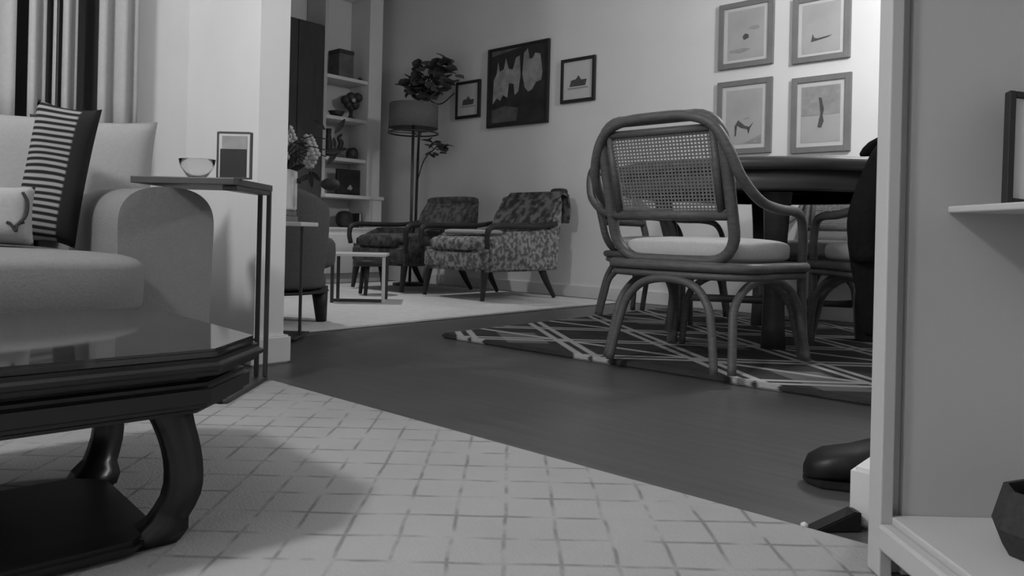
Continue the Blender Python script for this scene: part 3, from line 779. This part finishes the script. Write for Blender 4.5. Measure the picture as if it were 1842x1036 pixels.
# small white tray table with vase and flowers
zt2 = 3.10; tx, ty = cam2world((505-921)/F*zt2, zt2)
tt = thing('tray_table', 'small white-topped tray table with one thin dark leg behind the jamb', 'side table', (tx, ty, .0), yaw)
TT = hgt(520, 399, zt2)
box('top', (-.10, .122, -.13, .13, TT-.018, TT), 'white_metal', tt, .004)
box('leg', (.082, .094, -.006, .006, .0225, TT-.0185), 'dark_metal', tt, .002)
box('base', (-.10, .10, -.11, .11, .0125, .022), 'dark_metal', tt, .003)
bk1 = thing('book_stack', 'grey books under the white vase on the tray table', 'books', (tx-.0, ty, TT), yaw)
for k in range(2): box('book', (-.085+.004*k, .047-.006*k, -.08, .08, .001+.024*k, .024+.024*k), 'books', bk1, .002)
VB = TT+.049
vs_ = thing('vase', 'white square vase on grey books on the tray table', 'vase', (tx, ty, VB), yaw)
prism('body', octo(-.075, .05, -.06, .06, .012), 0, .165, 'ceramic', vs_, .004)
fw2 = thing('flower_bouquet', 'bouquet of pale blossoms and dark leaves in the white vase', 'flowers', (tx, ty, VB+.16), yaw)
for i in range(16):
    a = random.uniform(-.5, 1.5); ln = random.uniform(.08, .2)
    ex_ = .02+random.uniform(-.05, .19); ez = random.uniform(.0, .17)-.0; ey_ = random.uniform(-.07, .07)
    tube('stem', [(random.uniform(-.05,.03), ey_*.3, .0), (ex_*.5, ey_*.7, ez*.8+.03), (ex_, ey_, ez)], .0025, 'leaf', fw2, 4, 5)
    if i % 2 == 0:
        bm = bmesh.new()
        for q in range(7):
            aa = q*2*math.pi/6; rr = .017 if q < 6 else 0
            bmesh.ops.create_icosphere(bm, subdivisions=1, radius=.013, matrix=Matrix.Translation((ex_+rr*math.cos(aa), ey_+.006*math.sin(q*2), ez+rr*math.sin(aa))))
        link('blossom', bm, 'blossom', fw2, True)
for i in range(22):
    cx_, cy_, cz_ = random.uniform(-.06, .22), random.uniform(-.07, .07), random.uniform(-.05, .17)
    L_ = random.uniform(.03, .055); a = random.uniform(0, 6.28); wv = L_*.42
    d = Vector((math.cos(a), random.uniform(-.3, .3), math.sin(a))).normalized(); s = d.cross(Vector((0,1,0))).normalized()
    bm = bmesh.new(); c0 = Vector((cx_, cy_, cz_)); pts = []
    for q in (0, .25, .55, .8, 1): pts.append((c0+d*L_*q*1.4, wv*math.sin(math.pi*min(.98, q*.9+.06))*.6))
    l1 = [bm.verts.new(p-s*w_) for p, w_ in pts]; l2 = [bm.verts.new(p+s*w_) for p, w_ in pts]; mid = [bm.verts.new(p+Vector((0,.006,0))) for p, w_ in pts]
    for q in range(4): bm.faces.new((l1[q], l1[q+1], mid[q+1], mid[q])); bm.faces.new((mid[q], mid[q+1], l2[q+1], l2[q]))
    link('leaf', bm, 'leaf', fw2, True)
for (x_, z_) in ((.20, -.05), (-.04, .07)):
    bm = bmesh.new(); bmesh.ops.create_icosphere(bm, subdivisions=2, radius=.033, matrix=Matrix.Translation((x_, 0, z_)) @ Matrix.Diagonal((1.25, .8, .8, 1))); link('seed_head', bm, 'leaf', fw2, True)

# ------------------------------------------------------------------ built-in bookcase on the far left wall
XB = -5.47
ys = lambda px: at_X(px, XB)
y0b, y1b, y2b = ys(582)[0], ys(656)[0], ys(682)[0]
zm = ys(620)[1]
bc = thing('built_in_bookcase', 'white built-in bookcase with open shelves in the far corner', 'bookcase', (XB, (y0b+y1b)/2, 0))
ym = (y0b+y1b)/2
def bl_(x0, x1, ya, yb, za, zb): return (x0-XB, x1-XB, ya-ym, yb-ym, za, zb)
zled = hgt(640, 352, ys(640)[1])
box('back_panel', bl_(XF+.002, XF+.02, y0b-.02, y2b, .0, 2.55), 'trim', bc)
box('side_panel', bl_(XF+.021, XB, y0b-.03, y0b, zled, 2.55), 'bookcase_white', bc)
box('side_panel', bl_(XF+.021, XB+.01, y1b, y2b-.02, zled, 2.55), 'trim', bc)
shz = []
for py in (139, 211, 284):
    z_ = hgt(620, py, zm); shz.append(z_)
    box('shelf', bl_(XF+.021, XB-.005, y0b+.001, y1b-.001, z_-.03, z_), 'trim', bc, .002)
box('crown', bl_(XF+.021, XB+.02, y0b-.03, y2b-.02, 2.5505, 2.60), 'trim', bc, .004)
box('ledge', bl_(XF+.021, XB+.06, y0b-.03, y2b, zled-.03, zled-.0005), 'trim', bc, .003)
zn = hgt(620, 409, zm)
box('cabinet_body', bl_(XF+.021, XB+.04, y0b-.03, y2b-.01, .0, zn-.02), 'trim', bc)
box('niche_shelf', bl_(XF+.021, XB+.05, y0b-.03, y2b-.005, zn-.0195, zn), 'trim', bc, .002)
box('niche_side', bl_(XF+.021, XB+.04, y1b+.02, y2b-.012, zn+.0005, zled-.0305), 'trim', bc)
for k, ya in enumerate((y0b-.01, (y0b+y2b)/2+.005)):
    d = box('door', bl_(XB+.0405, XB+.058, ya, ya+(y2b-y0b)/2-.02, .08, zn-.06), 'trim', bc, .003)
    lathe('knob', [(.006,0),(.012,.01),(.010,.02)], 'dark_metal', d, 12, (XB+.055-XB, ya-ym+.05, zn-.12))
# things on the shelves
def shelf_y(px): return at_X(px, XB-.10)
def sthing(name, label, cat, px, z_): 
    Y_, d_ = shelf_y(px); return thing(name, label, cat, (XB-.10, Y_, z_), 0), d_/F
s, k = sthing('storage_box', 'grey storage box on the top open bookcase shelf', 'box', 607, shz[0])
box('box', (-.08, .08, -16*k, 15*k, .001, 42*k), 'ornament_mid', s, .004); box('lid', (-.083, .083, -16.6*k, 15.6*k, 42*k, 49*k), 'ornament', s, .003)
s, k = sthing('trinket', 'tiny dark trinket at the end of the top bookcase shelf', 'ornament', 641, shz[0])
lathe('body', [(.018,.001),(.026,.01),(.02,.03),(.006,.045)], 'ornament', s, 14)
s, k = sthing('carved_ornament', 'dark carved ornament on the second bookcase shelf', 'ornament', 626, shz[1])
lathe('stand', [(.05,.001),(.05,.012),(.018,.03),(.015,.09)], 'ornament', s, 16)
bm = bmesh.new()
for (dy, dz, r) in ((-.06,.17,.045),(.0,.20,.05),(.07,.21,.045),(-.03,.13,.04),(.04,.14,.045),(.0,.10,.03)):
    bmesh.ops.create_icosphere(bm, subdivisions=2, radius=r, matrix=Matrix.Translation((0, dy, dz)))
link('carving', bm, 'ornament', s, True)
bm = bmesh.new(); bmesh.ops.create_icosphere(bm, subdivisions=2, radius=.02, matrix=Matrix.Translation((.045, -.005, .17))); link('pale_inlay', bm, 'blossom', s, True)
s, k = sthing('bowl', 'dark bowl at the left of the second bookcase shelf', 'bowl', 600, shz[1])
lathe('bowl', [(.03,.001),(.05,.02),(.072,.055),(.066,.055),(.045,.024),(.02,.01)], 'ornament', s, 20)
s, k = sthing('tall_vase', 'tall dark vase at the left of the third bookcase shelf', 'vase', 587, shz[2])
lathe('vase', [(.03,.001),(.035,.1),(.022,.2),(.026,.25)], 'ornament', s, 16)
s, k = sthing('candlestick', 'dark figurine in the middle of the third bookcase shelf', 'figurine', 607, shz[2])
lathe('foot', [(.045,.001),(.045,.02),(.014,.04),(.014,.10)], 'ornament_mid', s, 14)
tube('figure', [(0,0,.09),(0,.015,.14),(0,-.01,.18),(0,.02,.215)], [.022,.026,.016,.01], 'ornament', s)
s, k = sthing('mantel_clock', 'arched dark clock on the third bookcase shelf', 'clock', 630, shz[2])
pts = [(-.05,.001),(.05,.001)]+[(.05*math.cos(math.pi*q/10), .06+.05*math.sin(math.pi*q/10)) for q in range(11)]
prism('case', pts, -.025, .025, 'ornament', s, .004, 'x')
lathe('face', [(.03,0),(.03,.004)], 'ornament_mid', s, 18, (.0265, 0, .06)); s.children[-1].rotation_euler = (0, math.pi/2, 0)
s, k = sthing('picture_box', 'dark square picture with a pale spot on the bookcase ledge', 'picture', 625, zled)
box('frame', (-.02, .015, -26*k, 26*k, .001, 47*k), 'frame_black', s, .004); box('picture', (.0155, .018, -21*k, 21*k, 5*k, 42*k), 'paint_dark', s)
prism('pale_spot', [(-.03,.06),(.005,.10),(.03,.07),(.015,.05)], .0182, .0195, 'blossom', s, 0, 'x')
s, k = sthing('speaker', 'dark rounded speaker in the bookcase niche under the ledge', 'speaker', 619, zn)
bm = bmesh.new(); superbox_bm(bm, 0, 0, .075, .07, .075, .074, .8); link('shell', bm, 'ornament', s, True)
lathe('base', [(.04,.0008),(.04,.012)], 'black', s, 16)
s, k = sthing('book', 'dark upright book beside the rounded speaker in the niche', 'book', 640, zn)
box('cover', (-.06, .06, -.012, .012, .001, .13), 'ornament', s, .002); box('pages', (-.055, .0605, -.008, .008, .003, .127), 'picture_paper', s)
# dark tall cabinet beside the bookcase
ya, yb = at_X(480, XB)[0], y0b-.035
dc = thing('tall_cabinet', 'tall dark cabinet left of the white built-in bookcase', 'cabinet', ((XF+XB)/2, (ya+yb)/2, 0))
zt3 = hgt(560, 40, at_X(560, XB)[1]); hw_ = (yb-ya)/2; hx = (XB-XF)/2
box('carcass', (-hx+.003, hx-.02, -hw_, hw_, .05, zt3), 'dark_panel', dc, .004)
for s in (-1, 1):
    d = box('door', (hx-.0195, hx, min(0, s*hw_)+.003, max(0, s*hw_)-.003, .06, zt3-.01), 'dark_panel', dc, .003)
    tube('handle', [(hx+.006, s*.03, 1.0), (hx+.006, s*.03, 1.15)], .006, 'dark_metal', d, curve=False)
box('plinth', (-hx+.01, hx-.04, -hw_+.01, hw_-.01, 0, .0495), 'black', dc)

# ------------------------------------------------------------------ open white shelf unit beside the camera
ZF = 1.035
bs = thing('shelf_unit', 'white open shelf unit at the right edge of the view', 'shelf unit', (*cam2world(.50, ZF), .0115), yaw)
# local x = right, local y = away; the unit's open front faces left, its far end panel faces the camera
HB = 2.05; D = .255
box('end_panel', (.034, D, -.025, 0, .001, HB), 'bookcase_white', bs, .002)
box('panel_groove', (.018, .0335, -.016, 0, .001, HB), 'bookcase_white', bs)
box('stile', (0, .0175, -.034, 0, .001, HB), 'bookcase_white', bs, .002)
box('stile', (0, .0175, -.80, -.766, .001, HB), 'bookcase_white', bs, .002)
box('back_panel', (D-.012, D, -.80, -.026, .001, HB), 'bookcase_white', bs)
box('end_panel', (.018, D-.0125, -.80, -.775, .001, HB), 'bookcase_white', bs, .002)
box('bottom_shelf', (.016, D-.0125, -.774, -.0255, .055, .082), 'bookcase_white', bs, .002)
box('bottom_nosing', (-.004, .0155, -.765, -.035, .040, .074), 'bookcase_white', bs, .004)
box('shelf', (.085, D-.0125, -.774, -.0255, .490, .499), 'bookcase_white', bs, .002)
for z_ in (.95, 1.4, HB-.03): box('shelf', (.016, D-.0125, -.774, -.0255, z_, z_+.02), 'bookcase_white', bs, .003)
fx, fy = cam2world(.628, .945)
lf = thing('leaning_picture', 'dark picture frame leaning on the shelf unit at the right edge', 'picture frame', (fx, fy, .5115), yaw)
lf.rotation_euler = (Matrix.Rotation(yaw, 3, 'Z') @ Matrix.Rotation(math.radians(6), 3, 'Y') @ Matrix.Rotation(math.radians(-8), 3, 'X')).to_euler()
for b in ((-.006, .002, 0, .15), (.098, .106, 0, .15), (.0025, .0975, .142, .15), (.0025, .0975, .001, .009)): box('frame_rail', (b[0], b[1], 0, .012, b[2], b[3]), 'frame_black', lf, .001)
box('picture', (.0025, .0975, .004, .008, .0095, .1415), 'picture_paper', lf)
vx, vy = cam2world(.645, .885)
vb = thing('basket', 'dark faceted basket on the bottom shelf at the right edge', 'basket', (vx, vy, .0945), yaw)
lathe('body', [(.05,.0),(.062,.03),(.05,.075),(.045,.075),(.055,.03),(.045,.006)], 'dark_fabric', vb, 8, smooth=False)

# ------------------------------------------------------------------ lamps of the house (all above the frame)
def ceiling_lamp(label, x, y, power, drop, r):
    o = thing('ceiling_lamp', label, 'lamp', (x, y, HT-drop))
    lathe('canopy', [(.06, drop-.02), (.06, drop-.001)], 'white_metal', o, 20)
    tube('cord', [(0,0,.12),(0,0,drop-.015)], .006, 'dark_metal', o, curve=False)
    lathe('globe', [(.002,-.1),(.07,-.08),(.1,0),(.07,.08),(.03,.11)], 'bulb', o, 24); g = o.children[-1]
    l = bpy.data.lights.new('lamp_light', 'POINT'); l.energy = power; l.shadow_soft_size = r
    lo = bpy.data.objects.new('lamp_light', l); C.objects.link(lo); lo.parent = o; lo.location = (0,0,-.22)
    return o
ceiling_lamp('globe pendant lamp hanging over the living room rug', -1.35, -.7, P_LIVING, .35, .12)
ceiling_lamp('globe pendant lamp hanging between the dining table and the prints', -.55, 3.45, P_PENDANT, .45, .12)
dl = thing('downlight', 'recessed ceiling downlight above the pale far rug', 'lamp', (-4.55, 2.75, HT-.03))
lathe('trim_ring', [(.045,.0),(.075,.0),(.075,.012),(.05,.029),(.045,.029)], 'white_metal', dl, 28, cap=False)
lathe('lens', [(.044,.014),(.044,.02)], 'bulb', dl, 24)
l = bpy.data.lights.new('downlight_beam', 'SPOT'); l.energy = P_FAR; l.spot_size = math.radians(88); l.spot_blend = .5; l.shadow_soft_size = .05
lo = bpy.data.objects.new('downlight_beam', l); C.objects.link(lo); lo.parent = dl; lo.location = (0,0,-.02)
